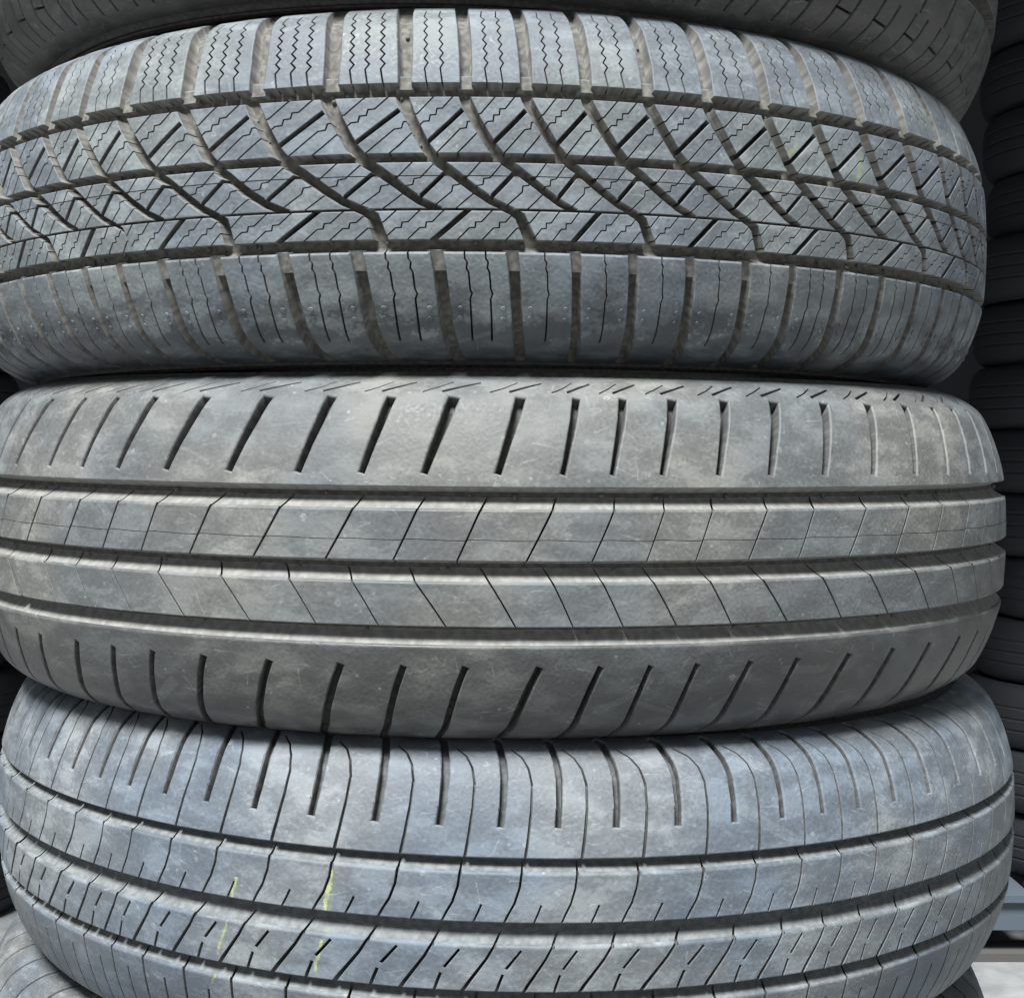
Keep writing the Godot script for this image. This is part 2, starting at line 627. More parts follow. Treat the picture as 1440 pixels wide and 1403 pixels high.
class Acc:
	var v := [PackedVector3Array(), PackedVector3Array(), PackedVector3Array()]
	var n := [PackedVector3Array(), PackedVector3Array(), PackedVector3Array()]
	var t := [PackedVector2Array(), PackedVector2Array(), PackedVector2Array()]
	var i := [PackedInt32Array(), PackedInt32Array(), PackedInt32Array()]

func emit_tm(P: Dictionary, tm: Tm, k: float, ta: Dictionary, tb: Dictionary, wa: float, wb: float, acc: Acc) -> void:
	var pr: PackedFloat32Array = P.r; var pz: PackedFloat32Array = P.z
	var pnr: PackedFloat32Array = P.nr; var pnz: PackedFloat32Array = P.nz; var pd: PackedFloat32Array = P.d
	var mid: int = P.mid
	var two := not tb.is_empty()
	var rr0: float = P.R
	for s in 3:
		var tu: PackedFloat32Array = tm.u[s]; var tw: PackedFloat32Array = tm.w[s]
		var da: PackedFloat32Array = tm.da[s]; var df: PackedFloat32Array = tm.df[s]
		var ns: PackedFloat32Array = tm.ns[s]; var nw: PackedFloat32Array = tm.nw[s]; var nn: PackedFloat32Array = tm.nn[s]
		var cnt := tu.size()
		var vs := PackedVector3Array(); vs.resize(cnt)
		var vn := PackedVector3Array(); vn.resize(cnt)
		var vt := PackedVector2Array(); vt.resize(cnt)
		for q in cnt:
			var w := tw[q]
			var u := tu[q] / PITCH + k
			var phi := look(ta, u)
			if two: phi = lerpf(phi, look(tb, u), clampf((w - wa) / (wb - wa), 0.0, 1.0))
			var fi := w * 2.0 + mid
			var i := int(fi)
			var fr := fi - i
			var r := lerpf(pr[i], pr[i + 1], fr)
			var z := lerpf(pz[i], pz[i + 1], fr)
			var nr := lerpf(pnr[i], pnr[i + 1], fr)
			var nz := lerpf(pnz[i], pnz[i + 1], fr)
			var dep := da[q] + df[q] * pd[i] + 0.15 * wear.get_noise_2d(phi * 5.5, w)
			var a := deg_to_rad(phi)
			var sa := sin(a)
			var ca := cos(a)
			r -= dep * nr
			z -= dep * nz
			vs[q] = Vector3(r * sa, z, r * ca) * 0.001
			var hr := nn[q] * nr - nw[q] * nz
			var hz := nn[q] * nz + nw[q] * nr
			vn[q] = Vector3(hr * sa + ns[q] * ca, hz, hr * ca - ns[q] * sa)
			vt[q] = Vector2(phi / 180.0 + 0.5, 0.5 - w / 300.0)
		var base: int = acc.v[s].size()
		acc.v[s].append_array(vs)
		acc.n[s].append_array(vn)
		acc.t[s].append_array(vt)
		var ix: PackedInt32Array = tm.ix[s]
		if base == 0: acc.i[s].append_array(ix)
		else:
			var jx := PackedInt32Array(); jx.resize(ix.size())
			for q in ix.size(): jx[q] = ix[q] + base
			acc.i[s].append_array(jx)

func acc_mesh(acc: Acc, face: Material, wall: Material) -> ArrayMesh:
	var am := ArrayMesh.new()
	for s in 3:
		if acc.v[s].is_empty() or acc.i[s].is_empty(): continue
		var ar := []
		ar.resize(Mesh.ARRAY_MAX)
		ar[Mesh.ARRAY_VERTEX] = acc.v[s]
		ar[Mesh.ARRAY_NORMAL] = acc.n[s]
		ar[Mesh.ARRAY_TEX_UV] = acc.t[s]
		ar[Mesh.ARRAY_INDEX] = acc.i[s]
		am.add_surface_from_arrays(Mesh.PRIMITIVE_TRIANGLES, ar)
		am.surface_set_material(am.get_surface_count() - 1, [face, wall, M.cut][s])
	return am

# one row of tread all the way round; pitches longer than limit degrees use the drawings in wide
func lay_row(tyre: Node3D, P: Dictionary, called: String, joined: bool, step: int, drawings: Array, plain: Array, ta: Dictionary, tb: Dictionary, wa: float, wb: float, face: Material, wall: Material, wide: Array = [], limit := 99.0) -> void:
	var total: int = ta.p.size() - 1 + ta.m
	var rear := Acc.new()
	var ring := Acc.new()
	var k: int = ta.u0
	while k < ta.u0 + total:
		var phi := look(ta, k + 0.5)
		var front := absf(wrapf(phi, -180.0, 180.0)) < 92.0
		var list: Array = drawings if front else plain
		if front and not wide.is_empty() and look(ta, k + 1) - look(ta, k) > limit: list = wide
		for tm in list:
			if joined: emit_tm(P, tm, k, ta, tb, wa, wb, ring)
			elif not front: emit_tm(P, tm, k, ta, tb, wa, wb, rear)
			else:
				var one := Acc.new()
				emit_tm(P, tm, k, ta, tb, wa, wb, one)
				mesh_node(called, acc_mesh(one, face, wall), tyre)
		k += step
	if joined: mesh_node(called, acc_mesh(ring, face, wall), tyre)
	elif not rear.v[0].is_empty():
		var o := mesh_node(called + "s_behind", acc_mesh(rear, face, wall), tyre)
		o.set_meta("kind", "stuff")

# lathe a stretch of the profile (sunk by the groove floor) round the axis
func lathe(P: Dictionary, w0: float, w1: float, step: float, seg: int, inward: float, m: Material) -> ArrayMesh:
	var rows := []
	var w := w0
	while w < w1 - 0.01:
		rows.append(w)
		w += step
	rows.append(w1)
	var v := PackedVector3Array(); var n := PackedVector3Array(); var t := PackedVector2Array(); var ix := PackedInt32Array()
	for q in rows.size():
		var i := clampi(int(rows[q] * 2.0 + P.mid), 1, P.n - 2)
		var dep: float = P.d[i] if inward == 0.0 else inward
		var slope: float = 0.0 if inward != 0.0 else (P.d[i + 1] - P.d[i - 1])
		var nr: float = P.nr[i]; var nz: float = P.nz[i]
		var hr := nr - slope * nz
		var hz := nz + slope * nr
		var l := sqrt(hr * hr + hz * hz)
		hr /= l
		hz /= l
		if inward != 0.0: hr = -hr; hz = -hz
		for k in seg + 1:
			var a := TAU * k / seg - PI
			var r: float = P.r[i] - dep * nr
			v.append(Vector3(r * sin(a), P.z[i] - dep * nz, r * cos(a)) * 0.001)
			n.append(Vector3(hr * sin(a), hz, hr * cos(a)))
			t.append(Vector2(rad_to_deg(a) / 180.0 + 0.5, 0.5 - rows[q] / 300.0))
	for q in rows.size() - 1:
		for k in seg:
			var a := q * (seg + 1) + k
			var b := a + seg + 1
			if inward == 0.0: ix.append_array(PackedInt32Array([a, b, b + 1, a, b + 1, a + 1]))
			else: ix.append_array(PackedInt32Array([a, b + 1, b, a, a + 1, b + 1]))
	var ar := []
	ar.resize(Mesh.ARRAY_MAX)
	ar[Mesh.ARRAY_VERTEX] = v
	ar[Mesh.ARRAY_NORMAL] = n
	ar[Mesh.ARRAY_TEX_UV] = t
	ar[Mesh.ARRAY_INDEX] = ix
	var am := ArrayMesh.new()
	am.add_surface_from_arrays(Mesh.PRIMITIVE_TRIANGLES, ar)
	am.surface_set_material(0, m)
	return am

func casing(tyre: Node3D, P: Dictionary, edge: float, floor_mat: Material, side_mat: Material, seg := 240) -> void:
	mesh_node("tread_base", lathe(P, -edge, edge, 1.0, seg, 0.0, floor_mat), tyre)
	var end_t: float = (P.n - 2 - P.mid) * 0.5
	var end_b: float = (1 - P.mid) * 0.5
	mesh_node("sidewall", lathe(P, edge, end_t, 1.0, seg, 0.0, side_mat), tyre)
	mesh_node("sidewall", lathe(P, end_b, -edge, 1.0, seg, 0.0, side_mat), tyre)
	mesh_node("inner_lining", lathe(P, end_b, end_t, 6.0, 120, 9.0, side_mat), tyre)

func tyre_root(where: Vector3, roll: float, tilt: float, turn: float, label: String, group: String) -> Node3D:
	var t := Node3D.new()
	t.name = numbered("car_tyre")
	add_child(t)
	t.transform = Transform3D(Basis(Vector3(0, 0, 1), deg_to_rad(roll)) * Basis(Vector3(1, 0, 0), deg_to_rad(tilt)) * Basis(Vector3(0, 1, 0), deg_to_rad(turn)), where)
	tag(t, label, "tyre", group)
	return t

func at(x: float, y: float) -> Vector3:
	return Vector3(x * 0.001, EYE + y * 0.001, AXIS_Z)

# a zigzag line between two points: straight ends, saw-tooth middle
func zigzag(a: Vector2, b: Vector2, from: float, to: float, teeth: int, amp: float) -> Array:
	var out := [a]
	var d := (b - a).normalized()
	var s := Vector2(-d.y, d.x)
	for i in teeth:
		var f := lerpf(from, to, (i + 0.5) / teeth)
		out.append(a.lerp(b, f) + s * amp * (1.0 if i % 2 == 0 else -1.0))
	out.append(b)
	return out

func band(x0: float, x1: float, w0: float, w1: float) -> PackedVector2Array:
	return rect(x0, w0, x1, w1)

# region between one line and its copy a period further on
func between(line: Array, period: float) -> PackedVector2Array:
	var out := PackedVector2Array()
	for p in line: out.append(p)
	for i in range(line.size() - 1, -1, -1): out.append(line[i] + Vector2(period, 0))
	if area(out) < 0.0: out.reverse()
	return out

# ====================================================================== the setting
func build_setting() -> void:
	var gm := StandardMaterial3D.new()
	var g := Gradient.new()
	g.offsets = PackedFloat32Array([0.2, 0.5, 0.8])
	g.colors = PackedColorArray([lin(0.17, 0.175, 0.175), lin(0.22, 0.225, 0.225), lin(0.27, 0.275, 0.27)])
	var nt := NoiseTexture2D.new()
	nt.width = 1024
	nt.height = 1024
	nt.seamless = true
	nt.noise = noise(61, 0.012, 6)
	nt.color_ramp = g
	gm.albedo_texture = nt
	gm.roughness = 0.9
	gm.uv1_triplanar = true
	gm.uv1_world_triplanar = true
	gm.uv1_scale = Vector3(0.6, 0.6, 0.6)
	var pm := PlaneMesh.new()
	pm.size = Vector2(120, 120)
	pm.material = gm
	var o := mesh_node("ground", pm, self, true)
	tag(o, "pale worn concrete floor under the tyre stacks", "floor", "", "structure")
	# added shed whose unseen roof keeps the stacks behind in the dark
	var dk := StandardMaterial3D.new()
	dk.albedo_color = lin(0.07, 0.072, 0.076)
	dk.roughness = 0.8
	var shed := Node3D.new()
	shed.name = numbered("added_shed")
	add_child(shed)
	tag(shed, "dark shed added to shade the stacks behind the near one", "shed")
	for q in [["added_back_wall", Vector3(9.0, 2.7, 0.08), Vector3(0.4, 1.35, -5.1)], ["added_roof", Vector3(9.4, 0.06, 2.58), Vector3(0.4, 2.73, -3.91)], ["added_side_wall", Vector3(0.08, 2.7, 2.3), Vector3(4.86, 1.35, -3.91)], ["added_side_wall", Vector3(0.08, 2.7, 2.3), Vector3(-4.06, 1.35, -3.91)]]:
		var bm := BoxMesh.new()
		bm.size = q[1]
		bm.material = dk
		var part := mesh_node(q[0], bm, shed)
		part.position = q[2]

# ====================================================================== the stack in front
func build_front_stack() -> void:
	winter_tyre()
	ribbed_tyre()
	touring_tyre()
	top_tyre()
	low_tyre()

func U(P: Dictionary, u: float, z: float) -> Vector2:
	return Vector2(u * PITCH, wz(P, z))

func floor_of(we: float, deep: float) -> Array:
	return [[-we - 3.0, 0.0], [-we, 0.5], [-we + 8.0, deep * 0.6], [-64.0, deep], [-42.0, deep], [42.0, deep], [64.0, deep], [we - 8.0, deep * 0.6], [we, 0.5], [we + 3.0, 0.0]]

# the middle line of a sweeping groove between two heights
func sweep(P: Dictionary, az: Array, au: Array, z0: float, z1: float) -> Array:
	var out := []
	for i in 7:
		var z := lerpf(z0, z1, i / 6.0)
		var uu := 0.0
		for j in az.size() - 1:
			if z <= az[j] and z >= az[j + 1]: uu = lerpf(au[j], au[j + 1], (az[j] - z) / (az[j] - az[j + 1]))
		out.append(U(P, uu * 1.9, z))
	return out

# a 45 degree line through (u_ref, z_ref) between two heights
func slant(P: Dictionary, u_ref: float, z_ref: float, z0: float, z1: float) -> Array:
	return [U(P, u_ref - (z_ref - z0) * 0.0355, z0), U(P, u_ref - (z_ref - z1) * 0.0355, z1)]

func winter_tyre() -> void:
	var t := tyre_root(at(-21.0, 117), -0.3, -0.8, 0.3, "winter tyre with small diagonal blocks, zigzag sipes and sweeping grooves, under the topmost tyre", "car tyres in the near stack")
	var we := 98.0
	var P := make_profile(314, 84, 80, floor_of(we, 6.5), [[102, 1.6, 0.9], [-102, 1.6, 0.9], [-112, 2.0, 1.3], [112, 2.0, 1.3]])
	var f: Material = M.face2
	var d: Material = M.dirt2
	var ta := make_table(-6, [-48.9, -42.3, -37.1, -31.6, -24.6, -17.9, -11.3, -5.1, -0.2, 4.7, 9.6, 14.9, 20.3, 26.0, 31.3, 37.2, 43.8, 50.6])
	ta.m = 49
	ta.ext = (360.0 - 99.5) / 49.0
	var tb := make_table(-5, [-39.7, -34.9, -30.1, -25.0, -19.7, -13.0, -6.4, -0.3, 5.7, 10.6, 15.6, 20.7, 25.8, 30.9, 36.1, 42.1])
	same_count(ta, tb)
	var tc := make_table(-6, [-41.6, -36.2, -31.8, -26.9, -21.3, -15.0, -8.7, -2.1, 4.0, 9.1, 13.9, 19.0, 24.4, 29.2, 34.8, 40.6, 46.8])
	var none := {}
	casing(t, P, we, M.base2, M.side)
	crumbs(t, P, 8, [[36.2, 2.0, 60, 1.5], [6.0, 1.2, 40, 1.2], [-31.3, 1.8, 50, 1.5], [20.0, 12.0, 160, 1.2], [-10.0, 8.0, 120, 1.1], [55.0, 14.0, 160, 1.2]], M.dirt2)
	# upper shoulder blocks
	var slot_line := [U(P, 0.0, 39.4), U(P, -0.01, 52), U(P, -0.05, 66), U(P, -0.10, 76), Vector2(-0.14 * PITCH, we)]
	var over := [Vector2(0.0, wz(P, 36))] + slot_line + [Vector2(-0.16 * PITCH, we + 6.0)]
	var slot := strip(over, 5.4, 7.2, 0.7, 1.0)
	var sh := []
	for nsip in [2, 3]:
		var sip := []
		for i in nsip:
			var c: float = [[0.36, 0.62], [0.29, 0.50, 0.71]][nsip - 2][i]
			sip.append(strip(zigzag(U(P, c, 38.0), Vector2((c - 0.11) * PITCH, wz(P, 77.5)), 0.16, 0.86, 13, 0.85), 0.65, 0.55, 0.16, 0.0))
		var tms := blocks(between(slot_line, PITCH), around([slot], PITCH), sip, [], 0.5, 1.8)
		# the raised bar across the foot of each slot
		add_piece(tms[0], PackedVector2Array([U(P, -0.14, 37.6), U(P, 0.14, 37.6), U(P, 0.14, 44.5), U(P, -0.14, 44.5)]), [], [], 0.5, 0.4, 3.0, row_lines(30, 60), 1)
		sh.append(tms)
	var plain := blocks(between(slot_line, PITCH), around([slot], PITCH), [], [], 0.5, 1.8)
	lay_row(t, P, "shoulder_block", false, 1, sh[0], plain, ta, none, 0, 0, f, d, sh[1], 6.1)
	# sweeping grooves
	var az := [37.0, 31.5, 23.1, 11.3, 4.4, 0.7, -6.9, -12.2, -16.0, -18.5, -28.7, -33.0]
	var au := [-0.03, 0.0, 0.08, 0.21, 0.32, 0.41, 0.59, 0.73, 0.88, 0.935, 1.0, 1.02]
	var arc := []
	var arc_long := []
	for i in az.size():
		var q := U(P, au[i] * 1.9, az[i])
		if i <= 8: arc.append(q)
		arc_long.append(q)
	var arc_cut := strip(arc, 5.2, 3.0, 0.45, 0.7)
	var arc_foot := strip(arc_long.slice(7), 3.4, 5.2, 0.45, 0.7)
	# first middle row
	var rowa: PackedVector2Array = between(sweep(P, az, au, 33.1, 8.0), PITCH)
	var big := around([arc_cut], PITCH)
	var dA := strip(slant(P, 0.98, 28.0, 27.4, 12.6), 2.1, 2.1, 0.35, 0.0)
	var sipA := []
	for off in [-1.0, 0.0, 1.0]:
		for o in [0.32, 0.63]:
			var l: Array = slant(P, 0.98 + o + off, 28.0, 34.5, 6.5)
			sipA.append(strip(zigzag(l[0], l[1], 0.28 if o < 0.5 else 0.2, 0.62 if o < 0.5 else 0.5, 6, 0.8), 0.6, 0.6, 0.16, 0.0))
	lay_row(t, P, "tread_block", false, 1, blocks(rowa, big + around([dA], PITCH), sipA, [], 0.45, 1.0), blocks(rowa, big, [], [], 0.45, 1.0), ta, tb, wz(P, 36), wz(P, -31), f, d)
	# second middle row
	var rowb: PackedVector2Array = between(sweep(P, az, au, 4.0, -15.2), PITCH)
	var dB := strip(slant(P, 0.74, 0.0, 1.0, -10.0), 1.9, 1.9, 0.35, 0.0)
	var sipB := []
	for off in [-1.0, 0.0, 1.0, 2.0]:
		for o in [0.34, 0.68]:
			var l: Array = slant(P, 0.74 + o + off, 0.0, 5.5, -17.0)
			sipB.append(strip(zigzag(l[0], l[1], 0.3, 0.62, 5, 0.75), 0.55, 0.55, 0.16, 0.0))
	var hair := strip([U(P, -0.5, -1.2), U(P, 0.3, -0.9), U(P, 0.9, -1.4), U(P, 1.6, -1.0), U(P, 3.0, -1.2)], 0.4, 0.4, 0.12, 0.0)
	lay_row(t, P, "tread_block", false, 1, blocks(rowb, big + around([dB], PITCH), sipB + [hair], [], 0.45, 0.8), blocks(rowb, big, [], [], 0.45, 0.8), ta, tb, wz(P, 36), wz(P, -31), f, d)
	# third middle row, two pitches long
	var base_line := []
	for q in sweep(P, az, au, -16.4, -28.7): base_line.append(q + Vector2(PITCH, 0))
	var rowc := between(base_line, PITCH * 2.0)
	var bigc := around(shifted([arc_foot], PITCH), PITCH * 2.0)
	var dC := shifted([strip(slant(P, 3.05, -16.0, -13.0, -31.0), 2.3, 2.3, 0.35, 0.0)], PITCH)
	var sipC := []
	for o in [-1.0, -0.67, -0.34, 0.33, 0.66, 0.98]:
		var l: Array = slant(P, 4.05 + o, -16.0, -14.5, -31.0)
		sipC.append(strip(zigzag(l[0], l[1], 0.32, 0.62, 4, 0.75), 0.55, 0.55, 0.16, 0.0))
	lay_row(t, P, "tread_block", false, 2, blocks(rowc, bigc + around(dC, PITCH * 2.0), sipC, [], 0.45, 1.4), blocks(rowc, bigc, [], [], 0.45, 1.4), ta, tb, wz(P, 36), wz(P, -31), f, d)
	# lower shoulder blocks
	var low_line := [U(P, -0.06, -34.0), U(P, -0.02, -42), U(P, 0.02, -54), U(P, 0.06, -66), U(P, 0.13, -76), Vector2(0.2 * PITCH, -we)]
	var low_over := [U(P, -0.07, -31.0)] + low_line + [Vector2(0.22 * PITCH, -we - 6.0)]
	var low_slot := strip(low_over, 4.6, 5.6, 0.6, 0.8)
	var lows := []
	for nsip: int in [1, 2]:
		var sip := []
		for i in nsip:
			var c: float = [[0.5], [0.36, 0.64]][nsip - 1][i]
			sip.append(strip([U(P, c - 0.06, -32), U(P, c - 0.05, -37), U(P, c - 0.02, -38.5), U(P, c - 0.03, -41), U(P, c + 0.0, -43), U(P, c + 0.02, -50), U(P, c + 0.045, -52), U(P, c + 0.02, -54), U(P, c + 0.035, -62), U(P, c + 0.05, -71.5)], 0.6, 0.8, 0.16, 0.0))
		var tms := blocks(between(low_line, PITCH), around([low_slot], PITCH), sip, [], 0.7, 1.6)
		add_piece(tms[0], PackedVector2Array([U(P, -0.15, -42.4), U(P, 0.10, -42.4), U(P, 0.06, -33.4), U(P, -0.19, -33.4)]), [], [], 0.3, 0.2, 2.4, row_lines(-60, -20), 1)
		lows.append(tms)
		# little raised studs beside the slots
		for q in [[0.245, -57.6], [0.245, -62.0], [0.835, -57.6], [0.835, -62.2]]:
			var ring := PackedVector2Array()
			var c := U(P, q[0], q[1])
			for a in 10: ring.append(c + Vector2(cos(a * TAU / 10), sin(a * TAU / 10)) * 1.15)
			add_piece(lows[lows.size() - 1][0], ring, [], [], 0.35, 0.0, -0.55, row_lines(-80, -40))
	var low_plain := blocks(between(low_line, PITCH), around([low_slot], PITCH), [], [], 0.7, 1.6)
	lay_row(t, P, "shoulder_block", false, 1, lows[0], low_plain, tc, none, 0, 0, f, d, lows[1], 5.5)

func ribbed_tyre() -> void:
	var t := tyre_root(at(-13.0, -48.5), -0.54, 0.45, 0.4, "tyre with three smooth round grooves between plain ribs and slanted shoulder slots", "car tyres in the near stack")
	var we := 100.0
	var P := make_profile(319, 87, 84.5, floor_of(we, 7.6), [[105, 1.8, 0.8], [-101, 2.2, 1.2], [-110, 1.6, 0.9]])
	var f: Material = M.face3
	var d: Material = M.dirt3
	var none := {}
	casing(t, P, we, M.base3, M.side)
	crumbs(t, P, 5, [[30.5, 2.0, 34, 1.5], [-2.5, 2.0, 30, 1.4], [-31.0, 2.0, 30, 1.4]], M.dirt2)
	# upper shoulder rib with slanted closed slots and a fringe of short cuts
	var t1 := make_table(0, [-50.9, -43.9, -38.7, -33.9, -28.3, -21.9, -15.6, -10.2, -5.1, 0.8, 6.0, 10.0, 14.2, 19.2, 24.1, 29.8, 35.7, 41.7, 47.5, 52.6])
	var cut1 := around([
		strip([U(P, 0.0, 40.6), U(P, 0.12, 52), U(P, 0.25, 64), U(P, 0.36, 74.5)], 2.6, 4.6, 1.1, 0.0),
		strip([U(P, 0.18, 77.2), U(P, 0.74, 81.4)], 1.4, 1.1, 0.3, 0.0),
		strip([U(P, -0.12, 77.0), U(P, 0.10, 79.0), U(P, 0.33, 81.8)], 0.7, 0.6, 0.2, 0.0)], PITCH)
	var x0 := -0.34 * PITCH
	var b1 := blocks(band(x0, x0 + PITCH, wz(P, 34.5), we), [], cut1, [x0, x0 + PITCH], 1.0, 3.2)
	lay_row(t, P, "shoulder_rib", true, 1, b1, b1, t1, none, 0, 0, f, d)
	# two middle ribs of blocks parted by slanted sipes
	var t2 := make_table(0, [-52.0, -44.8, -38.5, -33.5, -29.0, -23.5, -17.1, -10.9, -5.7, -0.7, 5.0, 10.0, 14.2, 18.4, 23.5, 28.3, 34.3, 40.2, 45.9, 51.7, 56.6])
	var l2 := [U(P, 0.04, 25.3), U(P, -0.16, 13), U(P, -0.33, 2.4)]
	var o2 := [U(P, 0.10, 29.5), U(P, -0.16, 13), U(P, -0.38, 0.0)]
	var hair := strip([U(P, -1.0, 11.2), U(P, 0.0, 11.6), U(P, 0.5, 11.1), U(P, 1.6, 11.4)], 0.28, 0.28, 0.12, 0.0)
	lay_row(t, P, "rib_block", false, 1, blocks(between(l2, PITCH), around([strip(o2, 0.95, 0.7, 0.25, 0.0)], PITCH), [hair], [], 1.0, 3.0), blocks(between(l2, PITCH), around([strip(o2, 0.95, 0.7, 0.25, 0.0)], PITCH), [], [], 1.0, 3.0), t2, none, 0, 0, f, d)
	var t3 := make_table(0, [-51.6, -43.9, -39.0, -34.1, -28.7, -22.3, -16.1, -10.8, -5.7, 0.2, 5.2, 9.2, 13.4, 18.3, 23.2, 29.3, 34.9, 41.2, 47.6, 52.5])
	var l3 := [U(P, -0.02, -6.0), U(P, 0.2, -15.5), U(P, 0.42, -26.0)]
	var o3 := [U(P, -0.10, -2.0), U(P, 0.2, -15.5), U(P, 0.47, -28.5)]
	var b3 := blocks(between(l3, PITCH), around([strip(o3, 0.75, 0.65, 0.22, 0.0)], PITCH), [], [], 1.0, 3.0)
	lay_row(t, P, "rib_block", false, 1, b3, b3, t3, none, 0, 0, f, d)
	# lower shoulder rib with open slots
	var t4 := make_table(0, [-46.2, -39.8, -34.7, -30.0, -24.5, -18.2, -11.9, -6.7, -1.7, 4.3, 9.3, 13.5, 17.6, 22.6, 27.4, 33.3, 39.2, 45.2, 51.6, 57.1])
	var cut4 := around([strip([U(P, 0.0, -44.6), U(P, -0.13, -54), U(P, -0.27, -66), U(P, -0.38, -75), U(P, -0.50, -80), Vector2(-0.62 * PITCH, -we - 2.0)], 2.9, 3.6, 0.55, 0.0)], PITCH)
	x0 = -0.3 * PITCH
	var b4 := blocks(band(x0, x0 + PITCH, -we, wz(P, -34.6)), [], cut4, [x0, x0 + PITCH], 1.1, 3.2)
	lay_row(t, P, "shoulder_rib", true, 1, b4, b4, t4, none, 0, 0, f, d)

func touring_tyre() -> void:
	var t := tyre_root(at(-3.3, -211), -1.32, 0.5, 0, "bluish tyre with fine curved sipes and thin yellow streaks on its tread", "car tyres in the near stack")
	var we := 98.0
	var P := make_profile(316.3, 82, 82, floor_of(we, 5.6), [[103, 1.6, 0.8], [-103, 1.6, 0.8]])
	var f: Material = M.face4
	var d: Material = M.dirt4
	var none := {}
	casing(t, P, we, M.base4, M.side)
	var t1 := make_table(0, [-59.4, -54.2, -48.4, -43.3, -38.8, -34.5, -29.8, -25.0, -20.0, -14.3, -8.7, -3.4, 1.5, 6.1, 11.2, 16.7, 21.6, 26.2, 30.3, 34.6, 39.7, 45.3])
	var cut1 := around([
		strip([U(P, 0.0, 31.0), U(P, 0.06, 42), U(P, 0.11, 54), U(P, 0.12, 64), U(P, 0.06, 70), U(P, -0.06, 74), U(P, -0.26, 77.0)], 1.5, 0.8, 0.25, 0.0),
		strip([U(P, 0.59, 46.5), U(P, 0.62, 56), U(P, 0.63, 66), U(P, 0.60, 73), U(P, 0.50, 79), Vector2(0.4 * PITCH, we - 4.0)], 3.0, 3.8, 1.1, 0.0)], PITCH)
	var x0 := 0.33 * PITCH
	var b1 := blocks(band(x0, x0 + PITCH, wz(P, 33.0), we), [], cut1, [x0, x0 + PITCH], 1.2, 2.2)
	# floor added to stop sun shining through the cuts; half as deep as the grooves
	add_piece(b1[0], strip([U(P, 0.0, 33.2), U(P, 0.06, 42), U(P, 0.11, 54), U(P, 0.12, 64)], 2.0, 1.5, 0.0, 0.0).poly, [], [], 0.03, 0.0, 2.6, row_lines(20, 90), 1)
	lay_row(t, P, "shoulder_rib", true, 1, b1, b1, t1, none, 0, 0, f, d)
	var t2 := make_table(0, [-60.0, -54.2, -48.7, -43.2, -38.8, -34.9, -30.1, -25.1, -20.0, -14.4, -8.8, -3.7, 1.3, 5.8, 10.9, 16.5, 21.4, 25.9, 30.2, 34.4, 39.5, 45.1])
	var l2 := [U(P, 0.0, 27.0), U(P, -0.03, 20), U(P, -0.11, 13), U(P, -0.20, 8.5), U(P, -0.27, 4.7)]
	var o2 := [U(P, 0.0, 31.0)] + l2 + [U(P, -0.32, 2.0)]
	var c2 := strip(o2, 1.15, 1.0, 0.28, 0.0)
	var h2 := around([strip([U(P, 0.36, 12.6), U(P, 0.30, 8.5), U(P, 0.20, 2.5)], 0.95, 0.9, 0.22, 0.0)], PITCH)
	lay_row(t, P, "rib_block", false, 1, blocks(between(l2, PITCH), around([c2], PITCH), h2, [], 1.3, 2.6), blocks(between(l2, PITCH), around([c2], PITCH), [], [], 1.3, 2.6), t2, none, 0, 0, f, d)
	var l3 := [U(P, 0.59, -4.8), U(P, 0.46, -11), U(P, 0.28, -18), U(P, 0.15, -23), U(P, 0.08, -26.0)]
	var o3 := [U(P, 0.66, -1.0)] + l3 + [U(P, 0.02, -28.5)]
	var c3 := strip(o3, 1.0, 1.9, 0.3, 0.0)
	var h3 := around([strip([U(P, 1.02, -7.0), U(P, 0.78, -15.8)], 1.2, 1.3, 0.3, 0.0), strip([U(P, 0.73, -18.0), U(P, 0.67, -22.5), U(P, 0.60, -28.5)], 1.3, 1.4, 0.3, 0.0)], PITCH)
	lay_row(t, P, "rib_block", false, 1, blocks(between(l3, PITCH), around([c3], PITCH), h3, [], 1.3, 2.6), blocks(between(l3, PITCH), around([c3], PITCH), [], [], 1.3, 2.6), t2, none, 0, 0, f, d)
	var cut4 := around([
		strip([U(P, 0.30, -29.0), U(P, 0.27, -44), U(P, 0.22, -58), U(P, 0.16, -72), U(P, 0.08, -79)], 1.3, 1.4, 0.28, 0.0),
		strip([U(P, 0.79, -41.0), U(P, 0.75, -54), U(P, 0.70, -66), U(P, 0.66, -74)], 1.1, 1.2, 0.28, 0.0)], PITCH)
	x0 = 0.05 * PITCH - 0.55 * PITCH
	var b4 := blocks(band(x0, x0 + PITCH, -we, wz(P, -32.5)), [], cut4, [x0, x0 + PITCH], 1.2, 2.4)
	lay_row(t, P, "shoulder_rib", true, 1, b4, b4, t2, none, 0, 0, f, d)

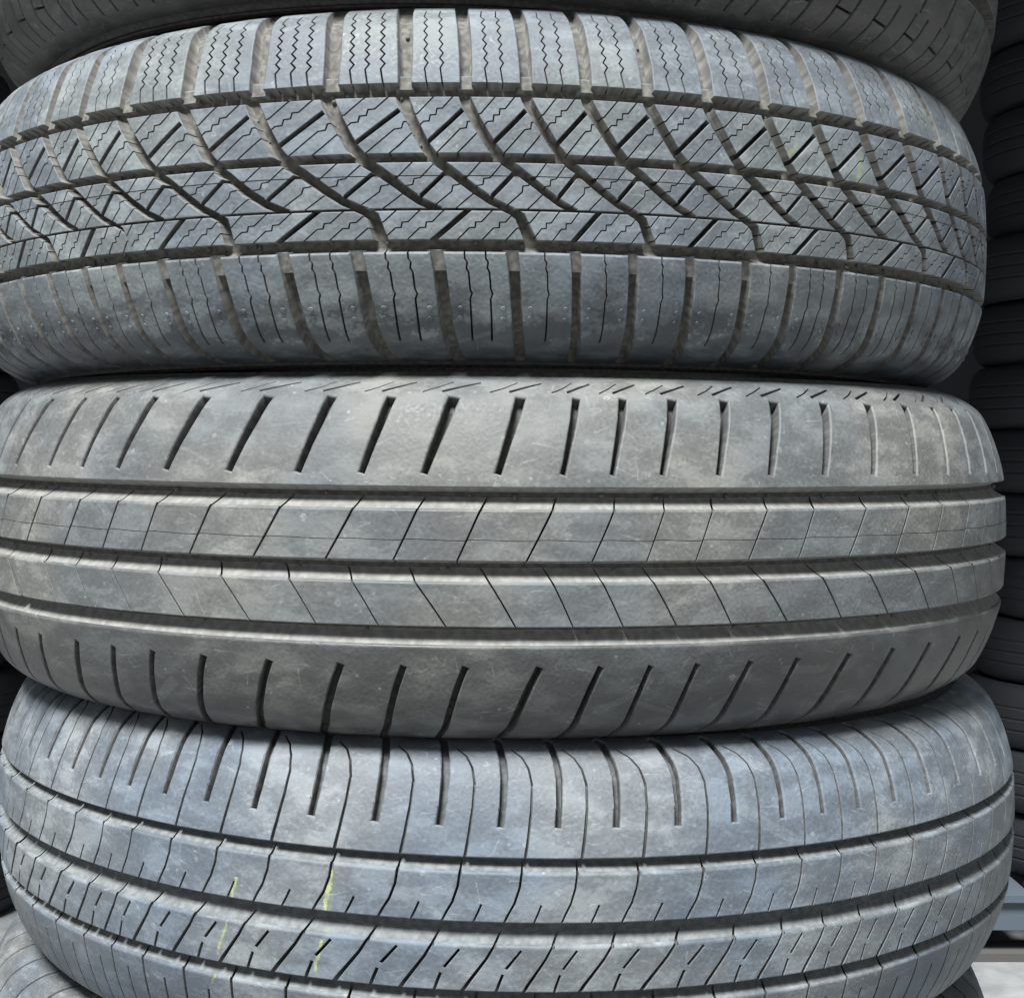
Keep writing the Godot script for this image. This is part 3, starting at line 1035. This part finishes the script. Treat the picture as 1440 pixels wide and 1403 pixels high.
# crumbs of dried mud caught in the grooves: [z, spread, count, largest radius]
func crumbs(tyre: Node3D, P: Dictionary, seed_: int, spots: Array, m: Material) -> void:
	var rng := RandomNumberGenerator.new()
	rng.seed = seed_
	var st := SurfaceTool.new()
	st.begin(Mesh.PRIMITIVE_TRIANGLES)
	var ball := SphereMesh.new()
	ball.radial_segments = 7
	ball.rings = 4
	ball.radius = 1.0
	ball.height = 2.0
	for g in spots:
		for k in g[2]:
			var w := wz(P, g[0]) + rng.randf_range(-g[1], g[1])
			var i := int(w * 2.0) + int(P.mid)
			var a := deg_to_rad(rng.randf_range(-75, 75))
			var rad: float = g[3] * rng.randf_range(0.35, 1.0)
			var r: float = P.r[i] - (P.d[i] - rad * 0.5) * P.nr[i]
			var z: float = P.z[i] - (P.d[i] - rad * 0.5) * P.nz[i]
			var b := Basis.from_euler(Vector3(rng.randf() * 6.0, rng.randf() * 6.0, rng.randf() * 6.0)) * Basis.from_scale(Vector3(rng.randf_range(0.7, 1.5), rng.randf_range(0.5, 0.9), 1.0) * rad * 0.001)
			st.append_from(ball, 0, Transform3D(b, Vector3(r * sin(a), z, r * cos(a)) * 0.001))
	var o := mesh_node("dried_mud", st.commit(), tyre)
	o.mesh.surface_set_material(0, m)
	o.set_meta("kind", "stuff")

func even_table(first: float, n: int) -> Dictionary:
	var a := []
	for i in 9: a.append(first + i * 360.0 / n)
	var t := make_table(0, a)
	t.m = n - 8
	t.ext = 360.0 / n
	return t

func top_tyre() -> void:
	var t := tyre_root(at(-13.0, 284), -2.4, -1.0, 0, "topmost tyre of the stack, dark brownish, showing ladder-shaped cuts above its sidewall", "car tyres in the near stack")
	var we := 98.0
	var P := make_profile(312, 82, 82, floor_of(we, 5.5), [[103, 1.6, 0.8], [-102, 1.4, 1.0], [-105.5, 1.2, 1.3], [-109, 1.2, 0.8], [-128, 1.0, 0.5]])
	var f: Material = M.face1
	var d: Material = M.dirt1
	var none := {}
	casing(t, P, we, d, M.side)
	var tb := even_table(2.0, 66)
	var cut := around([
		strip([U(P, 0.42, -38), U(P, 0.30, -56)], 2.2, 1.8, 0.4, 0.0),
		strip([U(P, 0.22, -57), U(P, 0.10, -68), U(P, 0.02, -77.5)], 1.6, 1.3, 0.3, 0.0),
		strip([U(P, 0.66, -57), U(P, 0.54, -68), U(P, 0.46, -77.5)], 1.6, 1.3, 0.3, 0.0),
		strip([U(P, 0.115, -67.0), U(P, 0.55, -68.2)], 1.2, 1.2, 0.3, 0.0)], PITCH)
	var x0 := -0.18 * PITCH
	var b := blocks(band(x0, x0 + PITCH, -we, wz(P, -37)), [], cut, [x0, x0 + PITCH], 1.0, 2.0)
	lay_row(t, P, "shoulder_rib", true, 1, b, b, tb, none, 0, 0, f, d)
	for z in [[-27.0, -6.0], [6.0, 27.0]]:
		var l := [U(P, 0.0, z[0]), U(P, 0.3, z[1])]
		var o := [U(P, -0.03, z[0] - 2.0), U(P, 0.33, z[1] + 2.0)]
		var bb := blocks(between(l, PITCH), around([strip(o, 0.8, 0.8, 0.25, 0.0)], PITCH), [], [], 0.9, 2.0)
		lay_row(t, P, "rib_block", false, 1, bb, bb, tb, none, 0, 0, f, d)
	var cu := around([strip([U(P, 0.3, 42), U(P, 0.1, 74)], 2.2, 2.6, 0.5, 0.4)], PITCH)
	var bu := blocks(band(x0, x0 + PITCH, wz(P, 37), we), [], cu, [x0, x0 + PITCH], 1.0, 2.0)
	lay_row(t, P, "shoulder_rib", true, 1, bu, bu, tb, none, 0, 0, f, d)

func low_tyre() -> void:
	var t := tyre_root(at(-16.0, -377.0), -2.6, 0.3, 0, "tyre with pale dusty shoulder and long thin cuts, under the bluish one", "car tyres in the near stack")
	var we := 118.0
	var P := make_profile(320, 82, 82, floor_of(we, 5.0), [[124, 1.6, 0.8], [-124, 1.6, 0.8]])
	var f: Material = M.face5
	var d: Material = M.dirt4
	var none := {}
	casing(t, P, we, M.base4, M.side)
	var tb := even_table(1.0, 72)
	var cut := around([strip([U(P, 0.0, 38), U(P, 0.06, 52), U(P, 0.18, 66), U(P, 0.34, 77), Vector2(0.55 * PITCH, 98.0), Vector2(0.75 * PITCH, we - 5.0)], 2.6, 2.8, 0.5, 0.0)], PITCH)
	var x0 := -0.5 * PITCH
	var b := blocks(band(x0, x0 + PITCH, wz(P, 33), we), [], cut, [x0, x0 + PITCH], 1.0, 2.0)
	lay_row(t, P, "shoulder_rib", true, 1, b, b, tb, none, 0, 0, f, d)
	for z in [[-25.0, -5.0], [5.0, 25.0]]:
		var l := [U(P, 0.0, z[0]), U(P, 0.3, z[1])]
		var o := [U(P, -0.03, z[0] - 2.0), U(P, 0.33, z[1] + 2.0)]
		var bb := blocks(between(l, PITCH), around([strip(o, 0.8, 0.8, 0.25, 0.0)], PITCH), [], [], 0.9, 2.0)
		lay_row(t, P, "rib_block", false, 1, bb, bb, tb, none, 0, 0, f, d)
	var cu := around([strip([U(P, 0.3, -40), U(P, 0.1, -76)], 1.2, 1.4, 0.4, 0.0)], PITCH)
	var bu := blocks(band(x0, x0 + PITCH, -we, wz(P, -33)), [], cu, [x0, x0 + PITCH], 1.0, 2.0)
	lay_row(t, P, "shoulder_rib", true, 1, bu, bu, tb, none, 0, 0, f, d)

# ====================================================================== stacks in the shade behind
func plain_tyre(label: String, group: String, mat: Material) -> Node3D:
	var t := tyre_root(Vector3.ZERO, 0, 0, 0, label, group)
	var P := make_profile(316, 84, 84, [[-90, 0.0], [90, 0.0]], [[-30, 4, -2.5], [0, 4, -2.5], [30, 4, -2.5], [104, 2, 1.5], [-104, 2, 1.5], [128, 1.2, 1.0], [-128, 1.2, 1.0]])
	var e := 92.0
	var et: float = (P.n - 2 - P.mid) * 0.5
	mesh_node("tread", lathe(P, -e, e, 1.0, 128, 0.0, mat), t)
	mesh_node("sidewall", lathe(P, e, et, 1.0, 128, 0.0, mat), t)
	mesh_node("sidewall", lathe(P, -et, -e, 1.0, 128, 0.0, mat), t)
	mesh_node("inner_lining", lathe(P, -et, et, 8.0, 64, 9.0, mat), t)
	return t

func build_back_stacks() -> void:
	var proto := plain_tyre("", "", M.black)
	var rng := RandomNumberGenerator.new()
	rng.seed = 9
	for i in 5:
		put(proto, rng, -0.012 + rng.randf_range(-0.01, 0.01), 0.0845 + i * 0.1668, AXIS_Z + rng.randf_range(-0.01, 0.01), "black tyre in the lower part of the near stack, under the pale dusty one", "tyres at the foot of the near stack")
	pallet(1.76, -4.03)
	var spots := [[1.58, -3.98, 0.175], [-1.72, -4.15, 0.0], [2.26, -4.03, 0.175]]
	for s in spots:
		for i in 14:
			put(proto, rng, s[0] + rng.randf_range(-0.03, 0.03), s[2] + 0.085 + i * 0.169, s[1] + rng.randf_range(-0.02, 0.02), "clean black tyre in a tall stack on the pale blue pallet" if s[2] > 0.0 else "clean black tyre in a tall stack standing straight on the concrete", "black tyres stacked on the pallet" if s[2] > 0.0 else "black tyres stacked on the concrete")

func put(proto: Node3D, rng: RandomNumberGenerator, x: float, y: float, z: float, label: String, group: String) -> void:
	var o := proto
	if proto.has_meta("group"):
		o = proto.duplicate()
		o.name = numbered("car_tyre")
		add_child(o)
	var wide := rng.randf_range(0.93, 1.03)
	o.transform = Transform3D(Basis(Vector3(0, 1, 0), rng.randf() * TAU) * Basis(Vector3(1, 0, 0), rng.randf_range(-0.01, 0.01)) * Basis.from_scale(Vector3(wide, 1.0, wide)), Vector3(x, y, z))
	tag(o, label, "tyre", group)

# a low pallet of painted planks under the stacks behind
func pallet(x: float, z: float) -> void:
	var m := StandardMaterial3D.new()
	m.albedo_color = lin(0.09, 0.113, 0.14)
	m.roughness = 0.7
	var dk := StandardMaterial3D.new()
	dk.albedo_color = lin(0.09, 0.085, 0.08)
	dk.roughness = 0.8
	var p := Node3D.new()
	p.name = numbered("pallet")
	add_child(p)
	p.position = Vector3(x, 0, z)
	tag(p, "low pale blue pallet under the tall stacks of black tyres", "pallet")
	for i in 3:
		plank("bottom_board", Vector3(1.5, 0.022, 0.1), Vector3(0, 0.011, -0.3 + 0.3 * i), dk, p)
		plank("beam", Vector3(1.5, 0.075, 0.09), Vector3(0, 0.118, -0.3 + 0.3 * i), m, p)
		for k in 3:
			plank("block", Vector3(0.1, 0.058, 0.09), Vector3(-0.66 + 0.66 * k, 0.051, -0.3 + 0.3 * i), dk, p)
	for i in 9:
		plank("deck_board", Vector3(0.14, 0.018, 0.72), Vector3(-0.68 + i * 0.17, 0.1645, 0), m, p)

func plank(called: String, size: Vector3, where: Vector3, m: Material, parent: Node3D) -> void:
	var b := BoxMesh.new()
	b.size = size
	b.material = m
	var o := mesh_node(called, b, parent)
	o.position = where
